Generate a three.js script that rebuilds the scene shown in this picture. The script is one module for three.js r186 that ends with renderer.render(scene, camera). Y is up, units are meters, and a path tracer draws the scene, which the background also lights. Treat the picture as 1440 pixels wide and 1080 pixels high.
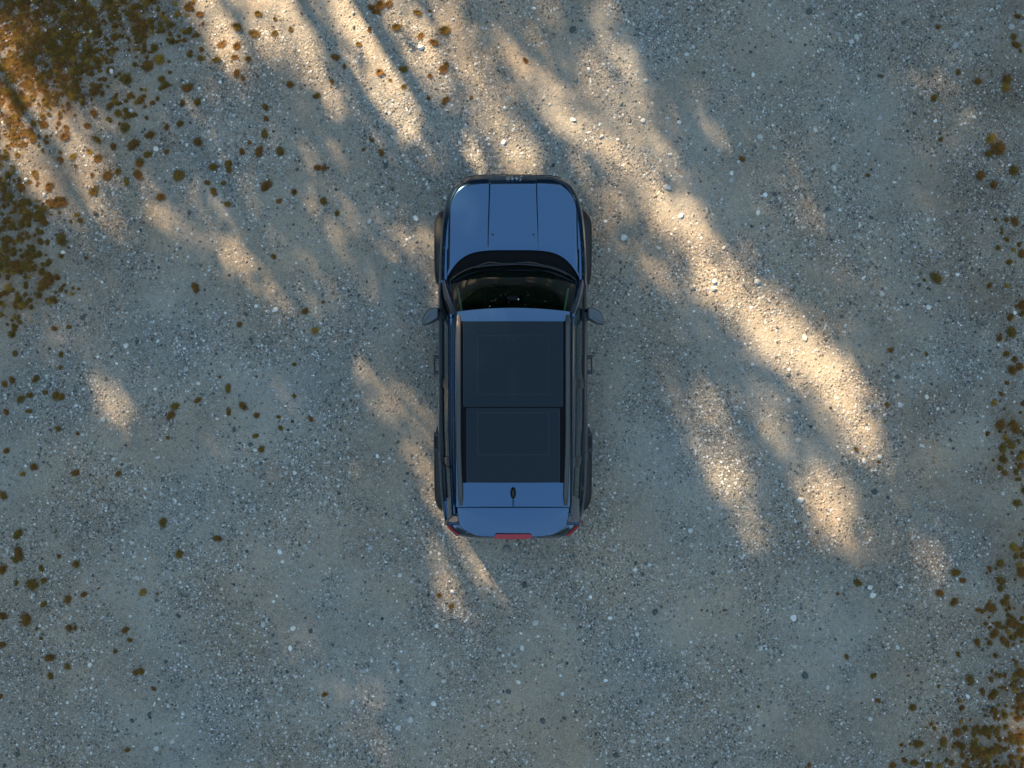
import * as THREE from 'three';
import { mergeGeometries, toCreasedNormals, mergeVertices } from 'three/addons/utils/BufferGeometryUtils.js';
import { RoundedBoxGeometry } from 'three/addons/geometries/RoundedBoxGeometry.js';
import { TextGeometry } from 'three/addons/geometries/TextGeometry.js';
import { FontLoader } from 'three/addons/loaders/FontLoader.js';
import { Brush, Evaluator, SUBTRACTION } from 'three-bvh-csg';
import { createNoise2D, createNoise3D } from 'simplex-noise';

// ---------------------------------------------------------------- camera, sky, sun, exposure
const EYE = 9;                                   // drone height in metres
const scene = new THREE.Scene();
const camera = new THREE.PerspectiveCamera(2 * Math.atan(0.54) * 180 / Math.PI, 4 / 3, 0.1, 2000);
camera.up.set(0, 0, -1);
camera.position.set(0, EYE, 0);
camera.lookAt(0, 0, 0);

const ELEV = 28 * Math.PI / 180, UX = 0.53, UZ = 0.848;      // UX, UZ: the way the shadows fall on the ground
const sun = new THREE.DirectionalLight(new THREE.Color().setRGB(1.0, 0.74, 0.45), 3.9);
sun.position.set(-UX * Math.cos(ELEV) * 60, Math.sin(ELEV) * 60, -UZ * Math.cos(ELEV) * 60);
sun.castShadow = true; sun.shadow.radius = 1.35;
sun.shadow.mapSize.set(4096, 4096);
Object.assign(sun.shadow.camera, { left: -18, right: 18, top: 18, bottom: -18, near: 1, far: 120 });
scene.add(sun);

{ // clear evening sky: deep blue overhead, paler and warmer towards the horizon
  const w = 256, h = 128, d = new Float32Array(w * h * 4);
  for (let y = 0; y < h; y++) for (let x = 0; x < w; x++) {
    const el = ((y + 0.5) / h - 0.5) * Math.PI, s = Math.abs(Math.sin(el)), k = Math.pow(1 - s, 1.6);
    const o = (y * w + x) * 4;
    d[o] = 0.072 + 0.285 * k; d[o + 1] = 0.130 + 0.256 * k; d[o + 2] = 0.200 + 0.143 * k; d[o + 3] = 1;
  }
  const t = new THREE.DataTexture(d, w, h, THREE.RGBAFormat, THREE.FloatType);
  t.mapping = THREE.EquirectangularReflectionMapping; t.magFilter = t.minFilter = THREE.LinearFilter; t.needsUpdate = true;
  scene.background = t; scene.environment = t;
}

const renderer = new THREE.WebGLRenderer({ antialias: true });
renderer.toneMapping = THREE.LinearToneMapping;
renderer.toneMappingExposure = 6.4;
renderer.shadowMap.enabled = true;

// ---------------------------------------------------------------- helpers
function rng(seed) { let s = seed | 0; return () => { s = (s + 0x6d2b79f5) | 0; let t = Math.imul(s ^ (s >>> 15), 1 | s); t = (t + Math.imul(t ^ (t >>> 7), 61 | t)) ^ t; return ((t ^ (t >>> 14)) >>> 0) / 4294967296; }; }
const clamp = (v, a = 0, b = 1) => Math.min(b, Math.max(a, v));
const sstep = (a, b, v) => { const t = clamp((v - a) / (b - a)); return t * t * (3 - 2 * t); };
const mix = (a, b, t) => a + (b - a) * t;
const noise = createNoise2D(rng(5)), noiseB = createNoise2D(rng(77)), noise3 = createNoise3D(rng(9));
const fbm = (x, y, n = 4) => { let s = 0, a = 0.5, f = 1; for (let i = 0; i < n; i++) { s += a * noise(x * f + i * 13.7, y * f - i * 7.1); a *= 0.5; f *= 2.03; } return s; };
const ground2 = (px, py, h = 0) => [(px - 720) * (EYE - h) / 1000, (py - 540) * (EYE - h) / 1000];   // measured on the photograph, in metres
const taken = new Map();
const numbered = (n) => { const k = taken.get(n) || 0; taken.set(n, k + 1); return k ? `${n}_${String(k).padStart(3, '0')}` : n; };
function shade(o) { o.traverse((c) => { if (c.isMesh) { c.castShadow = true; c.receiveShadow = true; } }); return o; }
function top(o, name, label, category, group, kind) {
  o.name = numbered(name); o.userData = { label, category };
  if (group) o.userData.group = group;
  if (kind) o.userData.kind = kind;
  scene.add(shade(o)); return o;
}
const rgb = (r, g, b) => new THREE.Color().setRGB(r, g, b);

// a sheet over a (u, v) lattice; skirt folds its border down so that the panel shows a thickness
function sheet(us, vs, fn, skirt = 0) {
  const list = (n) => Array.isArray(n) ? n : Array.from({ length: n + 1 }, (_, i) => i / n);
  const U = list(us), V = list(vs), nu = U.length, nv = V.length, pos = [], uv = [], idx = [];
  for (const v of V) for (const u of U) { const p = fn(u, v); pos.push(p[0], p[1], p[2]); uv.push(p[0], p[2]); }
  for (let j = 0; j < nv - 1; j++) for (let i = 0; i < nu - 1; i++) { const a = j * nu + i, b = a + 1, c = a + nu, d = c + 1; idx.push(a, c, b, b, c, d); }
  let g = new THREE.BufferGeometry();
  g.setAttribute('position', new THREE.Float32BufferAttribute(pos, 3));
  g.setAttribute('uv', new THREE.Float32BufferAttribute(uv, 2));
  g.setIndex(idx); g.computeVertexNormals();
  if (skirt) {
    const n = g.attributes.normal, ring = [];
    for (let i = 0; i < nu; i++) ring.push(i);
    for (let j = 1; j < nv; j++) ring.push(j * nu + nu - 1);
    for (let i = nu - 2; i >= 0; i--) ring.push((nv - 1) * nu + i);
    for (let j = nv - 2; j > 0; j--) ring.push(j * nu);
    const sp = [], su = [], si = [];
    ring.forEach((k) => { const p = [pos[3 * k], pos[3 * k + 1], pos[3 * k + 2]], m = [n.getX(k), n.getY(k), n.getZ(k)], s = m[1] < 0 && Math.abs(m[1]) > 0.5 ? -1 : 1;
      sp.push(...p, p[0] - s * m[0] * skirt, p[1] - s * m[1] * skirt, p[2] - s * m[2] * skirt); su.push(p[0], p[2], p[0], p[2]); });
    for (let i = 0; i < ring.length; i++) { const a = 2 * i, b = 2 * ((i + 1) % ring.length); si.push(a, a + 1, b, b, a + 1, b + 1); }
    const s = new THREE.BufferGeometry();
    s.setAttribute('position', new THREE.Float32BufferAttribute(sp, 3)); s.setAttribute('uv', new THREE.Float32BufferAttribute(su, 2)); s.setIndex(si); s.computeVertexNormals();
    g = mergeGeometries([g, s]);
  }
  return g;
}
const box = (w, h, d, x, y, z, r = 0.01) => new RoundedBoxGeometry(w, h, d, 2, Math.min(r, w / 2.1, h / 2.1, d / 2.1)).translate(x, y, z);
const merged = (l) => mergeGeometries(l.map((g) => { const c = g.index ? g.toNonIndexed() : g; for (const k of Object.keys(c.attributes)) if (!['position', 'normal', 'uv'].includes(k)) c.deleteAttribute(k); return c; }));
const tube = (pts, r, n = 24, rs = 8) => new THREE.TubeGeometry(new THREE.CatmullRomCurve3(pts.map((p) => new THREE.Vector3(...p))), n, r, rs);

// ---------------------------------------------------------------- ground
const TILE = 16, N = 2048;
const BASE = [0.256, 0.224, 0.182];
// where coarse gravel lies on the surface (1) and where fine sand covers it (0)
const coarse = (x, z) => clamp(0.46 + 1.0 * fbm(x * 0.42 + 3, z * 0.42 - 1.5, 3) + 0.75 * fbm(x * 1.5, z * 1.5, 3));
function stoneTone(r) {
  const k = r(), w = r(), t = [0, 0, 0];
  let v, c;
  if (k < 0.38) { v = mix(0.13, 0.30, w); c = [1.06, 1.0, 0.92]; }
  else if (k < 0.55) { v = mix(0.32, 0.52, w); c = [1.02, 1.0, 0.95]; }
  else if (k < 0.63) { v = mix(0.52, 0.76, w); c = [1.02, 1.0, 0.96]; }
  else if (k < 0.95) { v = mix(0.035, 0.10, w); c = [0.98, 1.0, 1.0]; }
  else { v = mix(0.14, 0.24, w); c = [1.3, 0.95, 0.7]; }
  const h = r();
  if (h < 0.10) c = [0.90, 1.0, 1.02]; else if (h < 0.22) c = [1.1, 0.97, 0.92];
  for (let i = 0; i < 3; i++) t[i] = clamp(v * c[i], 0.02, 0.78);
  return t;
}
function gravelMaps() {
  const r = rng(11), col = new Float32Array(N * N * 3), hgt = new Float32Array(N * N), m = TILE / N;
  for (let y = 0; y < N; y++) for (let x = 0; x < N; x++) {
    const X = x * m - TILE / 2, Z = y * m - TILE / 2, i = y * N + x;
    const cs = coarse(X, Z);
    const f = Math.max(0.15, 1.04 - 0.16 * cs + 0.09 * noise(X * 9, Z * 9) + 0.22 * noiseB(X * 38, Z * 38) + (r() + r() - 1) * (0.34 + 0.55 * cs) + 0.22 * fbm(X * 0.7 + 9, Z * 0.7, 3));
    const warm = 0.08 * fbm(X * 0.5 - 4, Z * 0.5 + 8, 3) + 0.03 * noiseB(X * 6, Z * 6);
    col[i * 3] = BASE[0] * f * (1 + warm); col[i * 3 + 1] = BASE[1] * f; col[i * 3 + 2] = BASE[2] * f * (1 - warm);
    hgt[i] = 0.30 + 0.10 * noise(X * 14, Z * 14) + 0.12 * noiseB(X * 47, Z * 47) + (r() - 0.5) * 0.12;
  }
  for (let k = 0; k < 420000; k++) {
    const x = r() * N, y = r() * N, X = x * m - TILE / 2, Z = y * m - TILE / 2;
    if (r() > 0.10 + 0.90 * coarse(X, Z)) continue;
    const R = 0.75 + 1.7 * Math.pow(r(), 3), e = mix(0.6, 1, r()), an = r() * Math.PI, ca = Math.cos(an), sa = Math.sin(an), t = stoneTone(r), R1 = Math.ceil(R + 1);
    const op = mix(0.55, 1, r());
    for (let j = -R1; j <= R1; j++) for (let i = -R1; i <= R1; i++) {
      const xx = Math.floor(x) + i, yy = Math.floor(y) + j, dx = xx + 0.5 - x, dy = yy + 0.5 - y;
      const p = (dx * ca + dy * sa) / R, q = (-dx * sa + dy * ca) / (R * e), d = Math.sqrt(p * p + q * q);
      const a = clamp((1 + 0.5 / R - d) * R) * op;
      if (a <= 0) continue;
      const o = ((yy + N) % N) * N + ((xx + N) % N);
      for (let c = 0; c < 3; c++) col[o * 3 + c] = mix(col[o * 3 + c], t[c], a);
      hgt[o] = mix(hgt[o], 0.40 + 0.24 * R * Math.sqrt(Math.max(0, 1 - d * d * 0.8)), a);
    }
  }
  const cb = new Uint8Array(N * N * 4), hb = new Uint8Array(N * N * 4);
  const enc = (v) => 255 * (v <= 0.0031308 ? 12.92 * v : 1.055 * Math.pow(v, 1 / 2.4) - 0.055);
  for (let i = 0; i < N * N; i++) {
    for (let c = 0; c < 3; c++) { cb[i * 4 + c] = clamp(enc(clamp(col[i * 3 + c], 0.01, 0.8)), 0, 255); hb[i * 4 + c] = clamp(hgt[i] * 255, 0, 255); }
    cb[i * 4 + 3] = hb[i * 4 + 3] = 255;
  }
  const mk = (a, srgb) => { const t = new THREE.DataTexture(a, N, N, THREE.RGBAFormat); t.wrapS = t.wrapT = THREE.RepeatWrapping; t.magFilter = THREE.LinearFilter; t.minFilter = THREE.LinearMipmapLinearFilter; t.generateMipmaps = true; if (srgb) t.colorSpace = THREE.SRGBColorSpace; t.needsUpdate = true; return t; };
  return [mk(cb, true), mk(hb, false)];
}
const [gravelMap, gravelBump] = gravelMaps();

// capsules [x1, y1, x2, y2, radius, strength] measured on the photograph's ground
const capsule = (x, y, [x1, y1, x2, y2]) => { const dx = x2 - x1, dy = y2 - y1, t = clamp(((x - x1) * dx + (y - y1) * dy) / (dx * dx + dy * dy + 1e-6)); return Math.hypot(x - x1 - t * dx, y - y1 - t * dy); };
const MATS = [[-200, 40, 60, 60, 90, 1], [-200, 260, 10, 262, 40, 0.9], [-200, 360, 30, 372, 40, 0.9], [-200, -200, 70, 40, 120, 1], [60, 10, 200, 30, 62, 0.85], [-200, 60, 40, 120, 75, 1], [-200, 200, 15, 190, 45, 0.8], [-200, 320, 40, 325, 42, 1], [10, 350, 62, 385, 34, 1], [-200, 400, 10, 420, 30, 0.8], [120, 90, 190, 120, 38, 0.5], [-200, 700, -40, 800, 40, 0.6],
  [1440, 440, 1600, 470, 26, 0.8], [1437, 640, 1600, 680, 36, 0.6], [1450, 790, 1600, 800, 44, 0.65], [1440, 880, 1600, 900, 54, 0.65], [1440, 990, 1600, 1000, 70, 0.65], [1370, 1050, 1300, 1075, 34, 0.45], [1430, 1060, 1600, 1200, 80, 0.75], [1440, 330, 1600, 360, 16, 0.6]];
function matDensity(x, z) {
  const px = x / 0.009 + 720, py = z / 0.009 + 540, wob = 26 * noise(x * 1.6, z * 1.6) + 14 * noise(x * 5, z * 5);
  let d = 0;
  for (const c of MATS) d = Math.max(d, c[5] * clamp((c[4] + 22 + wob - capsule(px, py, c)) / 80));
  d *= sstep(-1.1, 0.25, noiseB(x * 3.4, z * 3.4) + 0.6 * noise(x * 9, z * 9));
  if (Math.hypot(x, z) > 10.5) d = Math.max(d, clamp(0.5 + fbm(x * 0.3, z * 0.3)));
  return d;
}
const lift = (x, z) => (0.016 * fbm(x * 0.55, z * 0.55, 3) + 0.007 * noiseB(x * 2.3, z * 2.3) + 0.003 * noise(x * 7, z * 7)) * sstep(400, 20, Math.hypot(x, z)) - 0.004;
{
  const axis = (half) => { const a = []; for (let v = -half; v <= half + 1e-6; v += 0.045) a.push(v); let s = 0.06, v = half; const out = []; while (v < 900) { v += s; s *= 1.22; out.push(v); } return [...out.map((q) => -q).reverse(), ...a, ...out]; };
  const xs = axis(7.4), zs = axis(5.7), nx = xs.length, nz = zs.length, pos = new Float32Array(nx * nz * 3), uv = new Float32Array(nx * nz * 2), col = new Float32Array(nx * nz * 3), idx = new Uint32Array((nx - 1) * (nz - 1) * 6);
  for (let j = 0, k = 0; j < nz; j++) for (let i = 0; i < nx; i++, k++) {
    const x = xs[i], z = zs[j];
    pos[k * 3] = x; pos[k * 3 + 1] = lift(x, z); pos[k * 3 + 2] = z;
    uv[k * 2] = x / TILE + 0.5; uv[k * 2 + 1] = z / TILE + 0.5;
    // earth and dead moss between the stones, where the photograph shows it
    const speck = 0.5 + 0.5 * noise(x * 16, z * 16), m = matDensity(x, z);
    const edge = clamp(0.9 * sstep(3.2, 7.2, x) * (0.35 + 0.9 * fbm(x * 0.8 + 5, z * 0.8, 3)) + 0.8 * sstep(-3.4, -6.6, x) * sstep(0.8, -2.6, z) * (0.5 + 0.8 * fbm(x * 0.9, z * 0.9, 3)));
    const e = clamp(m * (0.6 + 0.5 * speck) + edge * (0.2 + 0.75 * speck), 0, 1);
    const tint = 0.06 * noiseB(x * 0.35, z * 0.35);
    col[k * 3] = mix(1 + tint, 0.46, e); col[k * 3 + 1] = mix(1, 0.26, e); col[k * 3 + 2] = mix(1 - tint, 0.10, e);
  }
  let q = 0;
  for (let j = 0; j < nz - 1; j++) for (let i = 0; i < nx - 1; i++) { const a = j * nx + i, b = a + 1, c = a + nx, d = c + 1; idx.set([a, c, b, b, c, d], q); q += 6; }
  const g = new THREE.BufferGeometry();
  g.setAttribute('position', new THREE.BufferAttribute(pos, 3)); g.setAttribute('uv', new THREE.BufferAttribute(uv, 2)); g.setAttribute('color', new THREE.BufferAttribute(col, 3)); g.setIndex(new THREE.BufferAttribute(idx, 1));
  g.computeVertexNormals();
  const m = new THREE.Mesh(g, new THREE.MeshStandardMaterial({ map: gravelMap, bumpMap: gravelBump, bumpScale: 0.016, roughness: 0.96, vertexColors: true }));
  top(m, 'ground', 'grey sandy gravel ground of the open lot', 'ground', null, 'structure');
}

// ---------------------------------------------------------------- trees up-sun of the lot: they cast the dappled shade
// patches of the photograph's ground that the sun reaches
const LIT = [
  [868, 212, 958, 310, 23, 0.62], [958, 310, 1008, 395, 33, 0.62], [928, 395, 980, 385, 30, 0.38], [1010, 400, 1120, 490, 34, 0.75], [1068, 450, 1105, 485, 18, 0.8], [1125, 485, 1190, 555, 36, 0.82], [1186, 560, 1208, 612, 28, 0.95], [1212, 622, 1245, 660, 22, 0.25],
  [995, 590, 1030, 660, 30, 0.72], [1012, 640, 1030, 668, 16, 0.7], [1030, 660, 1052, 735, 28, 0.55], [972, 555, 1005, 580, 22, 0.3], [1060, 548, 1085, 600, 24, 0.36], [1100, 625, 1130, 655, 22, 0.12], [1152, 672, 1184, 748, 26, 0.68], [1305, 780, 1322, 815, 18, 0.45],
  [848, 10, 870, 70, 18, 0.48], [870, 70, 915, 140, 22, 0.42], [975, 100, 1003, 195, 13, 0.32], [678, 50, 712, 100, 24, 0.6], [700, 75, 742, 112, 22, 0.55], [785, 160, 838, 192, 34, 0.7], [845, 105, 895, 185, 26, 0.5], [895, 150, 920, 200, 22, 0.35],
  [695, 178, 732, 225, 34, 0.75], [655, 212, 682, 248, 14, 0.5], [655, 105, 672, 145, 14, 0.5], [850, 275, 866, 305, 26, 0.28], [750, 90, 790, 150, 26, 0.2],
  [285, -60, 330, 66, 34, 0.85], [372, -60, 405, 60, 36, 0.75], [400, 60, 462, 135, 26, 0.32], [470, -40, 545, 135, 30, 0.95], [545, 135, 600, 210, 18, 0.6], [535, -40, 625, 115, 28, 0.6], [600, 130, 640, 190, 16, 0.32], [520, 165, 545, 215, 14, 0.4], [620, -40, 640, 40, 20, 0.45],
  [0, 60, 40, 190, 36, 0.75], [10, 190, 60, 250, 30, 0.5], [60, 180, 120, 245, 42, 0.4], [228, 285, 265, 340, 22, 0.26], [305, 305, 370, 390, 28, 0.22], [130, 305, 192, 345, 24, 0.18], [380, 375, 392, 440, 18, 0.35], [145, 530, 187, 585, 16, 0.62], [185, 585, 207, 615, 14, 0.35], [95, 455, 120, 500, 18, 0.3], [60, 470, 75, 500, 14, 0.22],
  [455, 235, 510, 325, 22, 0.2], [560, 330, 570, 360, 24, 0.12], [540, 320, 555, 360, 13, 0.32], [600, 320, 610, 420, 14, 0.35], [552, 550, 598, 690, 30, 0.2], [600, 640, 612, 720, 16, 0.35], [618, 765, 645, 850, 20, 0.4], [640, 700, 690, 812, 22, 0.6], [420, 190, 440, 220, 18, 0.22],
  [405, 875, 418, 905, 12, 0.22], [460, 920, 497, 980, 16, 0.1], [525, 1035, 548, 1090, 16, 0.16], [1425, 1020, 1470, 1080, 24, 0.5], [1325, 90, 1352, 155, 24, 0.13], [1130, 290, 1210, 400, 30, 0.07], [1285, 630, 1330, 720, 24, 0.09],
  [250, 120, 430, 430, 80, 0.05], [430, 200, 610, 690, 70, 0.04], [700, 60, 960, 330, 110, 0.09], [980, 480, 1240, 740, 100, 0.03], [0, 120, 220, 330, 90, 0.08], [600, 760, 560, 920, 55, 0.04], [1130, 240, 1250, 500, 80, 0.04], [1300, 80, 1370, 190, 70, 0.04], [400, 820, 560, 1090, 60, 0.03], [70, 420, 220, 640, 60, 0.04],
];
// sun on the car's nose, screen, front roof edge and rail: [x, z, height, radius, strength]
const COT = 1 / Math.tan(ELEV);
for (const [px, py, h, r, s] of [[648, 280, 1.0, 17, 0.8], [640, 300, 1.0, 12, 0.5], [705, 268, 0.98, 12, 0.35], [665, 412, 1.1, 12, 0.6], [690, 443, 1.66, 15, 0.8], [644, 462, 1.7, 13, 1], [640, 505, 1.66, 10, 0.4], [622, 330, 0.7, 14, 0.5], [708, 252, 0.9, 10, 0.4]]) {
  const [x, z] = ground2(px, py, h), gx = (x + h * COT * UX) / 0.009 + 720, gy = (z + h * COT * UZ) / 0.009 + 540;
  LIT.push([gx - 9, gy - 15, gx + 9, gy + 15, r, s]);
}
const LX0 = -500, LY0 = -500, LC = 5, LW = 490, LH = 410, lit = new Float32Array(LW * LH);
for (let j = 0; j < LH; j++) for (let i = 0; i < LW; i++) {
  const x = LX0 + i * LC, y = LY0 + j * LC; let dark = 1;
  const wx = x + 7 * noise(x * 0.02, y * 0.02), wy = y + 7 * noise(x * 0.02 + 50, y * 0.02);
  for (const c of LIT) { const d = capsule(wx, wy, c); if (d < c[4] * 2) dark *= 1 - c[5] * Math.exp(-Math.pow(d / (c[4] * 0.98), 2.6)); }
  if (x < -40 || x > 1480 || y < -60 || y > 1120) dark *= 1 - 0.9 * sstep(0.35, 0.6, noise(x * 0.006 + y * 0.002, y * 0.003));
  lit[j * LW + i] = 1 - dark;
}
const litAt = (x, z) => { const i = Math.round((x / 0.009 + 720 - LX0) / LC), j = Math.round((z / 0.009 + 540 - LY0) / LC); return i < 0 || j < 0 || i >= LW || j >= LH ? 0.05 : lit[j * LW + i]; };

const barkMat = new THREE.MeshStandardMaterial({ color: rgb(0.12, 0.085, 0.06), roughness: 0.95 });
const leafMat = new THREE.MeshStandardMaterial({ color: rgb(0.065, 0.085, 0.022), roughness: 0.8, side: THREE.DoubleSide });
const TREES = [];   // a: metres towards the sun, b: metres across
const rowOf = (a, hc, hh, R, list) => list.forEach(([b, r, da = 0]) => TREES.push({ a: a + da, b, hc, hh, R, r, leaves: [] }));
rowOf(12.6, 9.2, 5.2, 2.7, [[-11.4, 0.16], [-8.2, 0.15, 0.6], [-5.3, 0.14], [-1.75, 0.17, 0.5], [0.32, 0.105, -0.4], [0.95, 0.155, 0.3], [5.1, 0.15], [7.9, 0.14, 0.5], [11, 0.16]]);
rowOf(19.2, 10.6, 6.2, 2.9, [[-9.8, 0.15], [-6.6, 0.14, 0.7], [-3.4, 0.15], [-0.5, 0.12, 0.6], [2.1, 0.1], [4.7, 0.14, 0.5], [8.4, 0.15], [11.8, 0.15, 0.5]]);
rowOf(26.5, 13.2, 7, 3.3, [[-11.2, 0.17], [-7.4, 0.16, 0.8], [-4.2, 0.15], [-1.1, 0.15, 0.6], [1.9, 0.12], [4.4, 0.15, 0.7], [7, 0.15], [10.4, 0.16]]);
const toXZ = (a, b) => [-a * UX + b * UZ, -a * UZ - b * UX];
{
  const r = rng(301), tanE = Math.tan(ELEV);
  for (let k = 0; k < 260000; k++) {
    const a = mix(-11.5, 12.5, r()), b = mix(-13, 13, r()), [x, z] = toXZ(a, b), T = clamp(litAt(x, z) - 0.005, 0.005, 1);
    if (r() * 5.5 > -Math.log(T)) continue;
    for (let n = 0; n < 40; n++) {
      const t = TREES[Math.floor(r() * TREES.length)], db = b - t.b;
      if (Math.abs(db) > t.R) continue;
      const aa = t.a + (r() * 2 - 1) * Math.sqrt(t.R * t.R - db * db), h = (aa - a) * tanE, qa = (aa - t.a) / t.R, qb = db / t.R, qh = (h - t.hc) / t.hh;
      if (qa * qa + qb * qb + qh * qh > 1) continue;
      t.leaves.push([aa, b, h]); break;
    }
  }
  // twigs whose shade falls beyond the lot
  for (const t of TREES) for (let k = 0; k < 500; k++) {
    const u = r() * 2 - 1, v = r() * 2 - 1, w = r() * 2 - 1; if (u * u + v * v + w * w > 1) continue;
    const aa = t.a + u * t.R, b = t.b + v * t.R, h = t.hc + w * t.hh, ga = aa - h / tanE;
    if (ga > -11.5 && ga < 12.5 && Math.abs(b) < 13) continue;
    t.leaves.push([aa, b, h]);
  }
}
function leafCards(list, size, r) {
  const pos = new Float32Array(list.length * 12), idx = [], A = new THREE.Vector3(), B = new THREE.Vector3(), C = new THREE.Vector3();
  list.forEach(([x, y, z], k) => {
    A.set(r() - 0.5, r() - 0.5, r() - 0.5).normalize(); B.set(r() - 0.5, r() - 0.5, r() - 0.5).cross(A).normalize(); const s = size * mix(0.7, 1.25, r());
    const q = [[-1, 0], [0, -0.62], [1, 0], [0, 0.62]];
    q.forEach(([u, v], i) => { C.set(x, y, z).addScaledVector(A, u * s).addScaledVector(B, v * s); pos.set([C.x, C.y, C.z], k * 12 + i * 3); });
    idx.push(4 * k, 4 * k + 1, 4 * k + 2, 4 * k, 4 * k + 2, 4 * k + 3);
  });
  const g = new THREE.BufferGeometry(); g.setAttribute('position', new THREE.BufferAttribute(pos, 3)); g.setIndex(idx); g.computeVertexNormals(); return g;
}
function makeTree(x, z, height, r0, crownLow, R, leaves, size, seed, label, group) {
  const r = rng(seed), t = new THREE.Group(); t.position.set(x, -0.05, z);
  const lean = [(r() - 0.5) * 0.25, (r() - 0.5) * 0.25], limbs = [], n = 14, pts = [];
  for (let i = 0; i <= n; i++) { const k = i / n; pts.push([lean[0] * k * k, height * k, lean[1] * k * k]); }
  const bole = [];
  for (let i = 0; i < n; i++) { const a = pts[i], b = pts[i + 1], k0 = i / n, k1 = (i + 1) / n, ra = r0 * (1 - 0.82 * k0) * (i ? 1 : 1.35), rb = r0 * (1 - 0.82 * k1);
    const c = new THREE.CylinderGeometry(rb, ra, height / n, 10, 1, true).translate((a[0] + b[0]) / 2, (a[1] + b[1]) / 2, (a[2] + b[2]) / 2); bole.push(c); }
  const trunk = new THREE.Mesh(merged(bole), barkMat); trunk.name = 'trunk'; t.add(trunk);
  const reach = Math.max(1, Math.floor(leaves.length / 34));
  for (let i = 0; i < leaves.length; i += reach) { const [lx, ly, lz] = leaves[i], y0 = Math.max(crownLow * 0.9, ly - Math.hypot(lx, lz) * 0.5), k = y0 / height; limbs.push(tube([[lean[0] * k * k, y0, lean[1] * k * k], [lx * 0.55, mix(y0, ly, 0.45), lz * 0.55], [lx, ly, lz]], 0.016, 5, 4)); }
  if (limbs.length) { const m = new THREE.Mesh(merged(limbs), barkMat); m.name = 'limbs'; t.add(m); }
  const crown = new THREE.Mesh(leafCards(leaves, size, r), leafMat); crown.name = 'crown'; t.add(crown);
  return top(t, 'broadleaf_tree', label, 'tree', group);
}
TREES.forEach((t, i) => {
  const [x, z] = toXZ(t.a, t.b), row = t.a < 16 ? 0 : t.a < 23 ? 1 : 2;
  const local = t.leaves.map(([a, b, h]) => { const [lx, lz] = toXZ(a, b); return [lx - x, h + 0.05, lz - z]; });
  makeTree(x, z, t.hc + t.hh * 0.9, t.r, t.hc - t.hh, t.R, local, 0.115, 900 + i,
    ['tree in the row along the lot ahead of the car, shading it', 'tree in the second row of the grove shading the lot', 'tall tree in the back row of the grove shading the lot'][row], ['first row of the grove', 'second row of the grove', 'back row of the grove'][row]);
});
{ // the wood goes on round the lot: it is what the car's flanks and windscreen mirror
  const r = rng(4242);
  for (const [x, z] of [[3, -15.5], [9, -14], [13.5, -9], [14.5, -3], [14, 3.5], [13, 9.5], [7, 14.5], [0.5, 15], [-6.5, 14.5], [-13, 10], [-15, 4], [17, -12], [18, 0], [17.5, 7], [3.5, 18.5], [-18.5, 7.5]]) {
    const leaves = [], R = mix(2.6, 3.3, r()), hc = mix(6.5, 8.5, r()), hh = mix(4.8, 6, r());
    while (leaves.length < 2600) { const u = r() * 2 - 1, v = r() * 2 - 1, w = r() * 2 - 1, q = u * u + v * v + w * w; if (q > 1 || (noise3(u * 2 + x, w * 2.6, v * 2 + z) < -0.25)) continue; leaves.push([u * R, hc + w * hh, v * R]); }
    makeTree(x, z, hc + hh * 0.85, mix(0.12, 0.19, r()), hc - hh, R, leaves, 0.27, Math.floor(r() * 1e6), 'tree at the edge of the wood on the far sides of the lot', 'trees round the lot');
  }
}

{ // undergrowth closing the gaps between the trees all round
  const r = rng(1717), list = [];
  for (let k = 0; k < 60000; k++) { const an = r() * 6.2832, R = mix(27, 40, r()), x = Math.cos(an) * R, z = Math.sin(an) * R, h = (Math.abs(x * UZ - z * UX) > 12 || x * UX + z * UZ > 0 ? 13.5 : 8.5) * r() * (0.85 + 0.15 * noise(Math.cos(an) * 4, Math.sin(an) * 4)); list.push([Math.cos(an) * R, h, Math.sin(an) * R]); }
  for (let k = 0; k < 9000; k++) { const an = r() * 6.2832, R = mix(14, 27, r()); list.push([Math.cos(an) * R, 2.2 * r() * r(), Math.sin(an) * R]); }
  top(new THREE.Mesh(leafCards(list, 0.55, r), leafMat), 'undergrowth', 'dense green undergrowth closing off the lot all round', 'undergrowth', null, 'stuff');
}

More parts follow.
